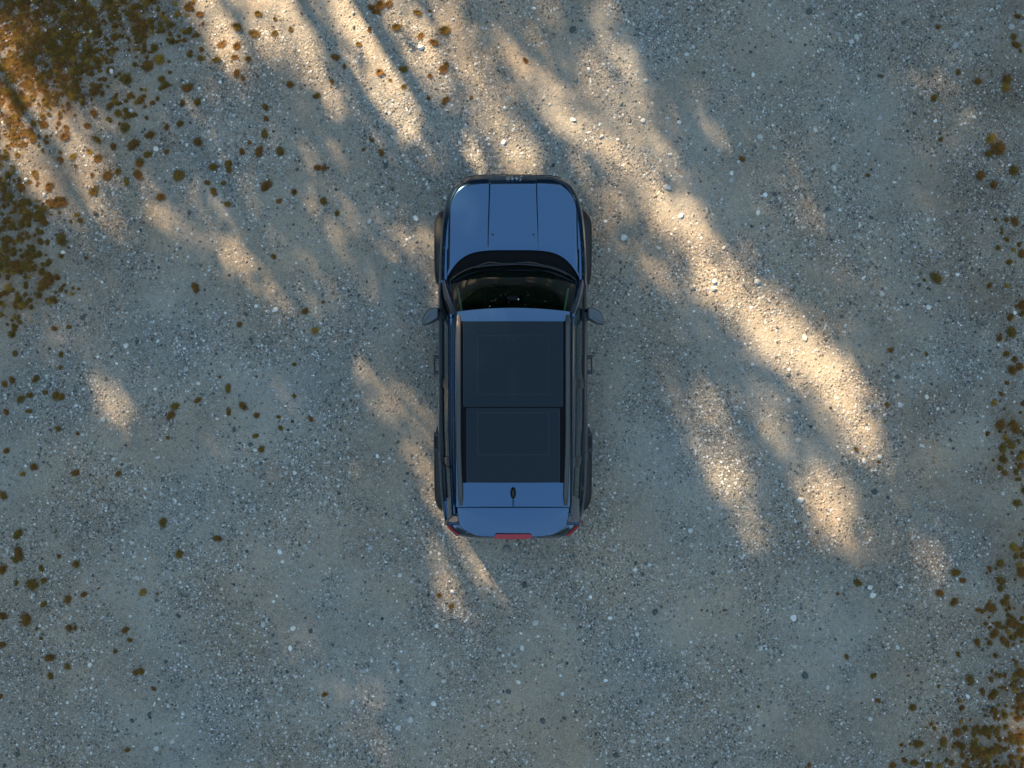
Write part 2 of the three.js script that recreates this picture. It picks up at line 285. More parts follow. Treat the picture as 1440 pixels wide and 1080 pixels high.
// ---------------------------------------------------------------- car
const carAt = [0.012, -0.32];
const M = {
  paint: new THREE.MeshPhysicalMaterial({ color: rgb(0.024, 0.068, 0.142), metalness: 0.82, roughness: 0.2, clearcoat: 1, clearcoatRoughness: 0.03 }),
  black: new THREE.MeshStandardMaterial({ color: rgb(0.022, 0.022, 0.024), roughness: 0.55 }),
  cladding: new THREE.MeshStandardMaterial({ color: rgb(0.016, 0.016, 0.017), roughness: 0.62 }),
  gloss: new THREE.MeshPhysicalMaterial({ color: rgb(0.005, 0.006, 0.007), roughness: 0.14, specularIntensity: 0.7 }),
  seam: new THREE.MeshPhysicalMaterial({ color: rgb(0.004, 0.004, 0.005), roughness: 0.7, specularIntensity: 0.2 }),
  roofGlass: new THREE.MeshPhysicalMaterial({ color: rgb(0.002, 0.005, 0.009), roughness: 0.06, specularIntensity: 0.55 }),
  frit: new THREE.MeshPhysicalMaterial({ color: rgb(0.006, 0.012, 0.016), roughness: 0.1, specularIntensity: 0.62 }),
  glass: new THREE.MeshPhysicalMaterial({ color: rgb(0.27, 0.42, 0.34), roughness: 0.02, transmission: 1, thickness: 0, ior: 1.5 }),
  rail: new THREE.MeshStandardMaterial({ color: rgb(0.05, 0.048, 0.046), roughness: 0.42, metalness: 0.25 }),
  mirror: new THREE.MeshPhysicalMaterial({ color: rgb(0.05, 0.055, 0.06), roughness: 0.35, clearcoat: 0.6, clearcoatRoughness: 0.15 }),
  silver: new THREE.MeshStandardMaterial({ color: rgb(0.75, 0.76, 0.78), roughness: 0.22, metalness: 1 }),
  red: new THREE.MeshPhysicalMaterial({ color: rgb(0.31, 0.010, 0.014), roughness: 0.3 }),
  lens: new THREE.MeshPhysicalMaterial({ color: rgb(0.6, 0.62, 0.64), roughness: 0.08, metalness: 0.5, clearcoat: 1 }),
  tyre: new THREE.MeshStandardMaterial({ color: rgb(0.018, 0.018, 0.018), roughness: 0.85 }),
  alloy: new THREE.MeshStandardMaterial({ color: rgb(0.35, 0.35, 0.36), roughness: 0.35, metalness: 0.9 }),
  trim: new THREE.MeshStandardMaterial({ color: rgb(0.007, 0.010, 0.009), roughness: 0.8 }),
  seat: new THREE.MeshStandardMaterial({ color: rgb(0.025, 0.025, 0.026), roughness: 0.9 }),
  pale: new THREE.MeshStandardMaterial({ color: rgb(0.62, 0.64, 0.60), roughness: 0.6 }),
};
const car = new THREE.Group(); car.position.set(carAt[0], 0, carAt[1]);
function part(name, geo, mat, parent = car, label) { geo.translate(0, 0, -carAt[1]); const m = new THREE.Mesh(geo, mat); m.name = name; if (label) m.userData.label = label; parent.add(m); return m; }

// plan of the body at a height: a rounded rectangle, squarer at the tail
const LOOPS = [[0.20, -2.28, 1.66, 0.72], [0.26, -2.38, 1.75, 0.79], [0.40, -2.43, 1.80, 0.832], [0.55, -2.435, 1.80, 0.845], [0.70, -2.42, 1.79, 0.852], [0.82, -2.40, 1.765, 0.848], [0.90, -2.375, 1.735, 0.832], [0.94, -2.345, 1.70, 0.806], [0.962, -2.30, 1.65, 0.765]];
const NF = 5.6, NR = 7;
const rise = (z) => 0.112 * sstep(-2.45, -1.0, z);
function loopAt(h) { let i = 0; while (i < LOOPS.length - 2 && LOOPS[i + 1][0] < h) i++; const a = LOOPS[i], b = LOOPS[i + 1], t = clamp((h - a[0]) / (b[0] - a[0])); return a.map((v, k) => mix(v, b[k], t)); }
function planPoint(h, t, off = 0) {
  const [, zf, zr, hw] = loopAt(h), zc = (zf + zr) / 2, L = (zr - zf) / 2 + off, c = Math.cos(t), s = Math.sin(t), n = mix(NF, NR, sstep(0.3, -0.3, c));
  const x = (hw + off) * Math.sign(s) * Math.pow(Math.abs(s), 2 / n), z = zc - L * Math.sign(c) * Math.pow(Math.abs(c), 2 / n);
  return [x, h + rise(z) * Math.pow(h / 0.96, 3), z];
}
// flank of the body at a place along it
function flank(h, z, side, off = 0) {
  const [, zf, zr, hw] = loopAt(h), zc = (zf + zr) / 2, L = (zr - zf) / 2, q = (z - zc) / L, n = q < 0 ? NF : NR;
  return [side * (hw * Math.pow(Math.max(0, 1 - Math.pow(Math.abs(q), n)), 1 / n) + off), h + rise(z) * Math.pow(h / 0.96, 3), z];
}
{
  const nt = 220, pos = [], uv = [], idx = [], rows = [];
  for (let i = 0; i < LOOPS.length - 1; i++) for (let k = 0; k < (i < 5 ? 3 : 4); k++) rows.push(mix(LOOPS[i][0], LOOPS[i + 1][0], k / (i < 5 ? 3 : 4)));
  rows.push(0.962);
  for (const h of rows) for (let k = 0; k < nt; k++) {
    let t = k / nt * 2 * Math.PI; t += 0.16 * Math.sin(4 * t);      // more points round the corners
    const p = planPoint(h, t); pos.push(...p); uv.push(p[0], p[2]);
  }
  const nr = rows.length;
  for (let j = 0; j < nr - 1; j++) for (let k = 0; k < nt; k++) { const a = j * nt + k, b = j * nt + (k + 1) % nt, c = a + nt, d = b + nt; idx.push(a, c, b, b, c, d); }
  pos.push(0, 0.2, -0.3, 0, 0.962 + rise(-0.3), -0.3); uv.push(0, 0, 0, 0);
  const lo = nr * nt, hi = lo + 1;
  for (let k = 0; k < nt; k++) { const b = (k + 1) % nt; idx.push(lo, k, b, hi, (nr - 1) * nt + b, (nr - 1) * nt + k); }
  let g = new THREE.BufferGeometry(); g.setAttribute('position', new THREE.Float32BufferAttribute(pos, 3)); g.setAttribute('uv', new THREE.Float32BufferAttribute(uv, 2)); g.setIndex(idx); g.computeVertexNormals();
  // outward?
  if (g.attributes.normal.getX(Math.floor(nr / 2) * nt + Math.floor(nt / 4)) < 0) { for (let i = 0; i < idx.length; i += 3) [idx[i + 1], idx[i + 2]] = [idx[i + 2], idx[i + 1]]; g.setIndex(idx); g.computeVertexNormals(); }
  const ev = new Evaluator(); ev.useGroups = false; ev.attributes = ['position', 'normal', 'uv'];
  let b = new Brush(g); b.updateMatrixWorld();
  const cut = (geo) => { const c = new Brush(geo); c.updateMatrixWorld(); b = ev.evaluate(b, c, SUBTRACTION); };
  for (const s of [-1, 1]) for (const z of [-1.62, 0.95]) cut(new THREE.CylinderGeometry(0.395, 0.395, 0.4, 36).rotateZ(Math.PI / 2).translate(s * 0.80, 0.36, z));
  cut(new THREE.BoxGeometry(1.38, 1.0, 2.55).translate(0, 0.92, 0.24));      // the cabin
  cut(new THREE.BoxGeometry(1.48, 0.3, 0.55).translate(0, 1.11, -1.235));     // the scuttle in front of the screen
  g = b.geometry; g.deleteAttribute('normal');
  part('body_shell', toCreasedNormals(mergeVertices(g, 1e-4), 0.6), M.paint);
}
// bonnet
const HW = 0.752;
const bonnetFront = (x) => -0.36 - 2.005 * Math.pow(Math.max(0, 1 - Math.pow(Math.abs(x) / (HW + 0.006), 7)), 1 / 7);
const bonnetRear = (x) => -1.49 + 0.285 * Math.pow(Math.abs(x) / 0.73, 4.8);
function bonnetHeight(x, z) {
  const d = z - bonnetFront(x), back = sstep(-2.3, -1.55, z), ax = Math.abs(x);
  return 0.962 + rise(z) + 0.006 + 0.045 * (1 - Math.pow(x / HW, 2)) + mix(0.016, 0.006, back) * sstep(0.286, 0.270, ax + 0.015 * (1 - back)) * sstep(0.02, 0.16, d)
    - 0.085 * Math.pow(clamp((0.125 - d) / 0.125), 1.7) - 0.03 * Math.pow(clamp((ax - 0.695) / 0.055), 2) - 0.012 * Math.pow(clamp((z - bonnetRear(x) + 0.05) / 0.05), 2);
}
{
  const xs = []; for (let x = -HW; x <= HW + 1e-9; x += HW / 40) xs.push(x);
  for (const s of [-1, 1]) { for (let x = 0.244; x <= 0.293; x += 0.0025) xs.push(s * x); for (let x = 0.69; x < 0.75; x += 0.006) xs.push(s * x); }
  xs.sort((a, b) => a - b);
  const us = xs.filter((x, i) => !i || x - xs[i - 1] > 5e-4);
  const vs = []; for (let i = 0; i <= 24; i++) vs.push(Math.pow(i / 24, 1.8) * 0.25); for (let i = 1; i <= 34; i++) vs.push(0.25 + 0.75 * (i / 34));
  const hood = part('hood', sheet(us, vs, (x, v) => { const z = mix(bonnetFront(x), bonnetRear(x), v); return [x, bonnetHeight(x, z), z]; }, 0.025), M.paint);
  for (const s of [-1, 1]) { const [x, z] = [s * 0.228, -1.665]; part('washer_nozzle', box(0.022, 0.012, 0.018, x, bonnetHeight(x, z) + 0.004, z, 0.004), M.black, hood); }
  const font = await new FontLoader().loadAsync('fonts/droid/droid_sans_bold.typeface.json');
  const tg = new TextGeometry('Jeep', { font, size: 0.062, depth: 0.006, curveSegments: 4, bevelEnabled: true, bevelSize: 0.0012, bevelThickness: 0.0012, bevelSegments: 1 });
  tg.computeBoundingBox(); const bb = tg.boundingBox; tg.translate(-(bb.min.x + bb.max.x) / 2, -0.02, 0);
  tg.rotateY(Math.PI); tg.rotateX(0.86); tg.translate(0.012, bonnetHeight(0, -2.318) + 0.012, -2.318);
  part('badge_lettering', tg, M.silver, hood, 'silver raised four letter badge on the hood lip');
}
// front end: grille, lamps, bumpers
{
  const band = (t0, t1, h0, h1, off) => sheet(60, 10, (u, v) => planPoint(mix(h0, h1, v), mix(t0, t1, u), off), 0.006);
  const gr = part('grille', band(-0.30, 0.30, 0.67, 0.85, 0.008), M.gloss);
  for (let i = -3; i <= 3; i++) part('grille_slot', sheet(4, 6, (u, v) => planPoint(mix(0.69, 0.83, v), (i + mix(-0.3, 0.3, u)) * 0.075, 0.011), 0.003), M.rail, gr);
  for (const s of [-1, 1]) {
    const hl = part('headlight', new THREE.CylinderGeometry(0.092, 0.1, 0.06, 32).rotateX(Math.PI / 2).rotateY(-s * 0.22).translate(s * 0.575, 0.765, -2.285), M.gloss);
    part('lens', new THREE.SphereGeometry(0.085, 24, 8, 0, Math.PI * 2, 0, Math.PI / 2).scale(1, 0.2, 1).rotateX(-Math.PI / 2).rotateY(-s * 0.22).translate(s * 0.581, 0.765, -2.314), M.lens, hl);
  }
  part('front_bumper', band(-0.95, 0.95, 0.205, 0.50, 0.012), M.cladding);
  part('rear_bumper', band(Math.PI - 0.85, Math.PI + 0.85, 0.205, 0.52, 0.012), M.cladding);
  for (const s of [-1, 1]) {
    const tl = part('tail_light', sheet(16, 10, (u, v) => planPoint(mix(0.72, 0.93, v), Math.PI + s * mix(0.34, 0.80, u), 0.008), 0.01), M.red);
    part('reverse_lens', sheet(6, 6, (u, v) => planPoint(mix(0.79, 0.86, v), Math.PI + s * mix(0.42, 0.56, u), 0.012), 0.004), M.lens, tl);
  }
  part('number_plate', box(0.52, 0.11, 0.01, 0, 0.55, 1.822, 0.004), M.pale);
}
// wheels and arches
for (const s of [-1, 1]) for (const z of [-1.62, 0.95]) {
  const prof = [[0.215, -0.105], [0.30, -0.112], [0.33, -0.10], [0.342, -0.07], [0.345, 0], [0.342, 0.07], [0.33, 0.10], [0.30, 0.112], [0.215, 0.105]];
  const w = new THREE.Group(); w.name = 'wheel'; car.add(w);
  part('tyre', new THREE.LatheGeometry(prof.map((p) => new THREE.Vector2(...p)), 48).rotateZ(Math.PI / 2).translate(s * 0.765, 0.34, z), M.tyre, w);
  const rim = [new THREE.LatheGeometry([[0.216, -0.1], [0.20, -0.08], [0.195, 0.08], [0.216, 0.1]].map((p) => new THREE.Vector2(...p)), 40).rotateZ(Math.PI / 2).translate(s * 0.765, 0.34, z), new THREE.CylinderGeometry(0.055, 0.06, 0.04, 20).rotateZ(Math.PI / 2).translate(s * 0.84, 0.34, z)];
  for (let k = 0; k < 5; k++) rim.push(new THREE.BoxGeometry(0.025, 0.16, 0.05).translate(0, 0.12, 0).rotateX(k * Math.PI * 0.4).translate(s * 0.84, 0.34, z));
  part('rim', merged(rim), M.alloy, w);
  const sec = [[0.385, 0.74], [0.392, 0.895], [0.402, 0.912], [0.425, 0.914], [0.45, 0.903], [0.478, 0.872], [0.486, 0.80]];
  part('wheel_arch', sheet(48, 6, (u, v) => {
    const th = mix(-0.32, Math.PI + 0.32, u), k = Math.pow(Math.pow(Math.abs(Math.cos(th)), 5) + Math.pow(Math.abs(Math.sin(th)), 5), -0.12), [r, x] = sec[Math.round(v * 6)];
    const zz = z + Math.cos(th) * r * k * (z > 0 && Math.cos(th) > 0 ? 1.22 : 1), fr = z < 0 ? sstep(-1.85, -2.15, zz) : sstep(1.30, 1.60, zz);
    return [s * (x - (z < 0 ? 0.075 : 0.035) * fr), 0.34 + Math.sin(th) * r * k * 1.0, zz];
  }), M.cladding);
}
// doors, sills, handles, fuel-less flanks
for (const s of [-1, 1]) {
  part('sill', sheet(30, 6, (u, v) => flank(mix(0.21, 0.42, v), mix(-1.16, 0.50, u), s, 0.022), 0.012), M.cladding);
  for (const [z0, z1, lo, handle] of [[-1.13, -0.005, 0, -0.22], [0.008, 0.86, 1, 0.665]]) {
    const d = part('door', sheet(30, 20, (u, v) => { const h = mix(0.43, 0.955, v), e = lo ? z1 - 0.30 * sstep(0.80, 0.45, h) : z1; return flank(h, mix(z0, e, u), s, 0.007); }, 0.008), M.paint);
    part('moulding', sheet(24, 5, (u, v) => { const q = flank(mix(0.43, 0.53, v), mix(z0 + 0.01, lo ? z1 - 0.30 : z1 - 0.01, u), s, 0.014 + 0.012 * Math.sin(Math.PI * v)); return q; }, 0.01), M.cladding, d);
    const x = flank(0.80, handle, s)[0], y = 0.885;
    const bar = box(0.016, 0.034, 0.225, x + s * 0.048, y, handle, 0.007), ends = [-1, 1].map((k) => box(0.05, 0.034, 0.045, x + s * 0.026, y, handle + k * 0.088, 0.008));
    part('door_handle', merged([bar, ...ends]), M.black, d);
  }
}
// greenhouse
const topX = 0.634, topH = 1.578;
const zFrontAt = (q) => mix(-1.13, -0.685, q), zRearAt = (q) => mix(1.56, 1.36, q);
function side(z, q, s, off = 0) {       // q: 0 at the waist, 1 at the roof
  const rear = sstep(0.3, 1.6, z), waist = 0.790 - 0.05 * rear, roof = topX - 0.035 * rear;
  return [s * (mix(waist, roof, Math.pow(Math.max(0, q), 1.12)) + 0.012 * Math.sin(Math.PI * q) + off), mix(1.066, topH, q) - 0.03 * sstep(0.9, 1.4, z) * q, z];
}
const windows = [[(q) => zFrontAt(q) + 0.055, () => -0.055], [() => 0.045, (q) => 0.80 - 0.03 * q], [() => 0.885, (q) => mix(1.30, 1.16, q)]];
for (const s of [-1, 1]) {
  const Q0 = 0.07, Q1 = 0.86, frame = (u0, u1, q0, q1, off = 0.002) => sheet(20, 8, (u, v) => { const q = mix(q0, q1, v); return side(mix(u0(q), u1(q), u), q, s, off); }, 0.02);
  part('roof_side_rail', frame(zFrontAt, zRearAt, Q1, 1), M.paint);
  part('waist_rail', frame(zFrontAt, zRearAt, -0.04, Q0), M.gloss);
  part('quarter_panel', frame(windows[2][1], zRearAt, Q0, Q1), M.paint);
  part('door_pillar', merged([frame(windows[0][1], windows[1][0], Q0, Q1), frame(windows[1][1], windows[2][0], Q0, Q1), frame(zFrontAt, windows[0][0], Q0, Q1)]), M.gloss);
  for (const [a, b] of windows) {
    const w = part('side_window', sheet(16, 10, (u, v) => { const q = mix(Q0 - 0.01, Q1 + 0.01, v); return side(mix(a(q) - 0.004, b(q) + 0.004, u), q, s, -0.006); }), M.glass);
    const rim = (q) => tube(Array.from({ length: 7 }, (_, i) => side(mix(a(q), b(q), i / 6), q, s, 0.004)), 0.007, 14, 6);
    part('weatherstrip', rim(Q0), M.black, w); part('weatherstrip', rim(Q1), M.black, w);
  }
  // screen pillar, from the screen's edge round to the side
  part('screen_pillar', sheet(8, 18, (u, v) => {
    const w = screen(s, v), p = side(zFrontAt(v), v, s), t = u, bul = 0.022 * Math.sin(Math.PI * t);
    return [mix(w[0], p[0], t) + s * bul, mix(w[1], p[1], t) + bul * 0.6, mix(w[2], p[2], t) - bul];
  }, 0.02), M.paint);
}
function screen(u, v) {      // u: -1 .. 1 across, v: 0 at the scuttle, 1 at the roof
  const hw = mix(0.705, 0.592, v), bow = Math.abs(u);
  const z = mix(-1.345 + 0.055 * bow ** 2 + 0.135 * bow ** 4, -0.782 + 0.045 * bow ** 2, v), y = mix(1.062, 1.612 - 0.026 * bow ** 2, v) + 0.035 * Math.sin(Math.PI * v) * (1 - 0.4 * bow ** 2);
  return [u * hw, y, z];
}
{
  const ws = part('windscreen', sheet(40, 24, (u, v) => screen(u * 2 - 1, v)), M.glass);
  const strip = (f, r) => tube(Array.from({ length: 25 }, (_, i) => f(i / 24)), r, 60, 6);
  part('screen_seal', merged([strip((t) => { const p = screen(t * 2 - 1, 0.0); return [p[0], p[1] + 0.004, p[2]]; }, 0.008), strip((t) => { const p = screen(t * 2 - 1, 1); return [p[0], p[1], p[2]]; }, 0.007), ...[-1, 1].map((s) => strip((t) => { const p = screen(s, t); return [p[0], p[1] + 0.006, p[2]]; }, 0.008))]), M.black, ws);
  part('frit_band', merged([sheet(40, 3, (u, v) => { const p = screen((u * 2 - 1) * 0.985, mix(0.012, 0.11, v)); return [p[0], p[1] - 0.006, p[2] + 0.004]; }), ...[-1, 1].map((s) => sheet(3, 24, (u, v) => { const p = screen(s * mix(0.93, 0.992, u), v); return [p[0], p[1] - 0.006, p[2] + 0.004]; }))]), M.black, ws);
  part('sensor_patch', sheet(10, 6, (u, v) => { const q = mix(0.72, 0.99, v), p = screen((u * 2 - 1) * mix(0.14, 0.2, v), q); return [p[0], p[1] - 0.008, p[2] + 0.006]; }), M.seam, ws);
  // scuttle and wipers
  const cowl = part('cowl', sheet(40, 8, (u, v) => { const x = (u * 2 - 1) * 0.735, w = screen(clamp(x / 0.705, -1, 1), 0); return [x, mix(bonnetHeight(x, bonnetRear(x)) - 0.03, w[1] - 0.004, v) + (Math.abs(x) > 0.685 ? 0.0 : 0) - 0.012 * Math.sin(Math.PI * v), mix(bonnetRear(x) - 0.02, w[2] + 0.01, v)]; }), M.seam);
  for (const [x0, x1] of [[-0.42, 0.12], [0.02, 0.60]]) {
    const at = (x, v, dy) => { const p = screen(x / mix(0.685, 0.592, v), v); return [x, p[1] + dy, p[2] - dy * 0.5]; };
    const blade = tube(Array.from({ length: 9 }, (_, i) => at(mix(x0, x1, i / 8), 0.035 + 0.02 * Math.sin(i / 8 * 3.1), 0.018)), 0.008, 24, 6);
    const arm = tube([at(x0 + 0.02, 0.0, 0.012), [mix(x0, x1, 0.3), 1.105, -1.35], at(mix(x0, x1, 0.55), 0.05, 0.035)], 0.009, 20, 6);
    part('wiper', merged([blade, arm]), M.black);
  }
}
// roof
function roofPoint(x, z) {
  const ax = Math.abs(x);
  return [x, 1.668 - 0.024 * (x / 0.6) ** 2 - 0.058 * Math.pow(clamp((ax - 0.57) / 0.068), 2.2) - 0.05 * Math.pow(clamp((-0.48 - z) / 0.31), 2) - 0.03 * Math.pow(clamp((z - 0.7) / 0.6), 2), z];
}
const roofHalf = (z) => 0.637 - 0.035 * sstep(0.3, 1.6, z);
{
  const xs = []; for (let i = -40; i <= 40; i++) xs.push(Math.sign(i) * Math.pow(Math.abs(i) / 40, 0.8));
  part('roof_panel', sheet(xs, 50, (u, v) => { const x0 = u, zf = -0.79 + 0.045 * u * u, z = mix(zf, 1.278 - 0.008 * (1 - u * u), v); return roofPoint(x0 * roofHalf(z), z); }, 0.02), M.paint);
  const lay = (x0, x1, z0, z1, up, nx = 20, nz = 20, sk = 0.004) => sheet(nx, nz, (u, v) => { const p = roofPoint(mix(x0, x1, u), mix(z0, z1, v)); return [p[0], p[1] + up, p[2]]; }, sk);
  const sun1 = part('sunroof_glass', lay(-0.512, 0.512, -0.648, 0.236, 0.008), M.roofGlass);
  const sun2 = part('sunroof_glass', lay(-0.478, 0.478, 0.246, 1.018, 0.008), M.roofGlass);
  part('roof_seam', lay(-0.53, 0.53, 0.225, 0.258, 0.003, 20, 2), M.seam);
  const outline = (p, x0, x1, z0, z1, w = 0.007) => part('sunshade_outline', merged([lay(x0, x1, z0, z0 + w, 0.0095, 12, 1, 0.001), lay(x0, x0 + w, z0 + w, z1, 0.0095, 1, 12, 0.001), lay(x1 - w, x1, z0 + w, z1, 0.0095, 1, 12, 0.001), lay(x0 + w, x1 - w, z1 - w, z1, 0.0095, 12, 1, 0.001)]), M.frit, p);
  outline(sun1, -0.372, 0.372, -0.50, 0.11); outline(sun2, -0.372, 0.372, 0.29, 0.735, 0.012);
  part('shade_handle', merged([lay(-0.045, 0.045, -0.462, -0.456, 0.0095, 4, 1, 0.001), lay(-0.05, -0.044, -0.49, -0.462, 0.0095, 1, 2, 0.001), lay(0.044, 0.05, -0.49, -0.462, 0.0095, 1, 2, 0.001)]), M.frit, sun1);
  for (const s of [-1, 1]) {
    const strip2 = (a, b, z0, z1, up) => lay(Math.min(s * a, s * b), Math.max(s * a, s * b), z0, z1, up, 4, 24);
    part('roof_channel', strip2(0.481, 0.536, 0.246, 1.022, 0.004), M.seam);
    part('roof_channel', strip2(0.515, 0.542, -0.652, 0.242, 0.005), M.seam);
    const prof = (u, v) => {       // a rounded bar, thinner at its feet
      const z = mix(-0.72, 1.262, v), foot = Math.min(sstep(0, 0.06, v), sstep(1, 0.95, v)), k = u * Math.PI, cx = (0.563 - 0.02 * sstep(0.5, 1.3, z)) * s, p = roofPoint(cx, z), w = mix(0.019, 0.026, foot), h = mix(0.006, 0.042, foot);
      const sq = (c) => Math.sign(c) * Math.pow(Math.abs(c), 0.45);
      return [cx + sq(Math.cos(k)) * w, p[1] - 0.004 + sq(Math.sin(k)) * h, z];
    };
    part('roof_rail', sheet(14, 60, prof), M.rail);
  }
  const fin = new THREE.SphereGeometry(1, 20, 14).scale(0.031, 0.05, 0.064).translate(0, 1.648, 1.125);
  const mast = tube([[0, 1.665, 1.15], [0, 1.672, 1.21], [0, 1.66, 1.262]], 0.006, 10, 6);
  part('antenna', merged([fin, mast]), M.gloss);
  // tail spoiler
  const sh = new THREE.Shape(), K = 3.6;
  sh.moveTo(-0.578, -1.286);
  for (let i = 0; i <= 60; i++) { const t = Math.PI - Math.PI * i / 60, c = Math.cos(t), q = Math.sin(t); sh.lineTo(0.578 * Math.sign(c) * Math.pow(Math.abs(c), 2 / K), -1.290 - 0.312 * Math.pow(q, 2 / K)); }
  sh.lineTo(0.578, -1.286); sh.closePath();
  const sg = new THREE.ExtrudeGeometry(sh, { depth: 0.03, bevelEnabled: true, bevelSize: 0.012, bevelOffset: -0.006, bevelThickness: 0.014, bevelSegments: 4, curveSegments: 4 }).rotateX(-Math.PI / 2);
  { const p = sg.attributes.position; for (let i = 0; i < p.count; i++) { const x = p.getX(i), z = p.getZ(i); p.setY(i, p.getY(i) + 1.585 - 0.024 * (x / 0.6) ** 2 - 0.13 * (z - 1.28) - 0.1 * Math.max(0, z - 1.45) ** 1.3); } }
  const sp = part('tailgate_spoiler', toCreasedNormals(sg, 0.7), M.paint);
  const lamp = new THREE.Shape(); lamp.moveTo(-0.196, -1.606); lamp.lineTo(-0.19, -1.582); lamp.quadraticCurveTo(-0.185, -1.568, -0.17, -1.568); lamp.lineTo(0.17, -1.568); lamp.quadraticCurveTo(0.185, -1.568, 0.19, -1.582); lamp.lineTo(0.196, -1.606); lamp.quadraticCurveTo(0, -1.622, -0.196, -1.606);
  part('high_brake_light', new THREE.ExtrudeGeometry(lamp, { depth: 0.028, bevelEnabled: true, bevelSize: 0.003, bevelThickness: 0.004, bevelSegments: 2 }).rotateX(-Math.PI / 2).translate(0, 1.562, 0), M.red, sp);
  // tailgate and rear window
  const back = (u, v) => { const a = side(zRearAt(v), v, 1); return [(u * 2 - 1) * a[0], a[1], a[2] + 0.06 * (1 - (u * 2 - 1) ** 2)]; };
  const tg = part('tailgate', merged([sheet(20, 4, (u, v) => back(u, mix(-0.06, 0.16, v)), 0.01), sheet(20, 3, (u, v) => back(u, mix(0.9, 1, v)), 0.01), ...[0, 1].map((k) => sheet(3, 10, (u, v) => back(k + (k ? -1 : 1) * u * 0.1, mix(0.16, 0.9, v)), 0.01))]), M.paint);
  part('rear_window', sheet(20, 10, (u, v) => { const p = back(mix(0.1, 0.9, u), mix(0.16, 0.9, v)); return [p[0], p[1], p[2] - 0.006]; }), M.glass, tg);
}
// mirrors
for (const s of [-1, 1]) {
  const P = [[616, 433.5], [611, 433], [605, 434], [598, 439], [594, 446], [592.5, 453], [593.5, 457], [597, 457], [604, 455], [611, 451], [616, 447]].map(([x, y]) => { const [a, b] = ground2(x, y, 1.10); return new THREE.Vector2(-s * a, -b); });
  const sh = new THREE.Shape(); sh.moveTo(P[0].x, P[0].y); sh.splineThru([...P.slice(1), P[0]]);
  const g = new THREE.ExtrudeGeometry(sh, { depth: 0.10, bevelEnabled: true, bevelThickness: 0.028, bevelSize: 0.022, bevelOffset: -0.022, bevelSegments: 5, curveSegments: 5 }).rotateX(-Math.PI / 2).translate(0, 1.045, 0);
  const m = part('door_mirror', toCreasedNormals(g, 0.9), M.mirror);
  part('mirror_foot', box(0.10, 0.05, 0.10, s * 0.80, 1.075, -0.755, 0.02), M.black, m);
  part('mirror_glass', box(0.14, 0.10, 0.006, 0, 0, 0, 0.002).rotateY(-s * 0.47).translate(s * 0.895, 1.095, -0.70), M.silver, m);
}
// cabin
{
  const floor = part('cabin_trim', merged([new THREE.BoxGeometry(1.36, 0.02, 2.5).translate(0, 0.47, 0.24), new THREE.BoxGeometry(0.02, 0.6, 2.5).translate(-0.68, 0.78, 0.24), new THREE.BoxGeometry(0.02, 0.6, 2.5).translate(0.68, 0.78, 0.24), new THREE.BoxGeometry(1.36, 0.6, 0.02).translate(0, 0.78, 1.48), new THREE.BoxGeometry(1.2, 0.01, 1.95).translate(0, 1.56, 0.25)]), M.trim);
  part('dashboard', merged([sheet(30, 16, (u, v) => { const x = (u * 2 - 1) * 0.69, w = screen(clamp(x / 0.705, -1, 1), 0), z = mix(w[2] + 0.02, -0.80, v); return [x, 1.035 + 0.02 * Math.sin(v * 3) - 0.16 * Math.pow(clamp((v - 0.75) / 0.25), 2) + 0.035 * Math.exp(-Math.pow((x + 0.36) / 0.17, 2)) * sstep(0.45, 0.75, v), z]; }), box(1.36, 0.35, 0.1, 0, 0.78, -0.82, 0.03)]), M.trim);
  part('steering_wheel', merged([new THREE.TorusGeometry(0.185, 0.017, 10, 36), new THREE.CylinderGeometry(0.06, 0.07, 0.05, 20).rotateX(Math.PI / 2), new THREE.BoxGeometry(0.34, 0.035, 0.02)]).rotateX(-0.45).translate(-0.36, 0.98, -0.60), M.black);
  for (const [x, z, w] of [[-0.36, -0.1, 0.5], [0.36, -0.1, 0.5], [0, 0.82, 1.22]]) {
    const seat = part(w > 1 ? 'rear_bench' : 'front_seat', merged([box(w, 0.16, 0.52, x, 0.62, z - 0.02, 0.05), box(w, 0.62, 0.14, 0, 0, 0, 0.05).rotateX(0.22).translate(x, 0.94, z + 0.31)]), M.seat);
    for (const hx of w > 1 ? [-0.4, 0.4] : [x]) part('headrest', box(0.26, 0.17, 0.09, hx, 1.32, z + 0.38, 0.04), M.seat, seat);
  }
  const rm = part('rearview_mirror', merged([box(0.21, 0.07, 0.035, 0.01, 1.47, -0.80, 0.012), box(0.12, 0.05, 0.14, 0.0, 1.51, -0.86, 0.015)]), M.seam);
  part('sensor_lens', new THREE.SphereGeometry(0.008, 12, 8).scale(1, 0.5, 1).translate(0.055, 1.537, -0.89), M.pale, rm);
  for (const s of [-1, 1]) part('pillar_trim', tube(Array.from({ length: 8 }, (_, i) => { const v = mix(0.32, 0.95, i / 7), p = screen(s * mix(0.905, 0.90, i / 7), v); return [p[0], p[1] - 0.035, p[2] + 0.02]; }), 0.013, 20, 6), M.pale);
}
top(car, 'parked_car', 'dark blue metallic compact SUV with black panoramic roof parked on gravel', 'car');

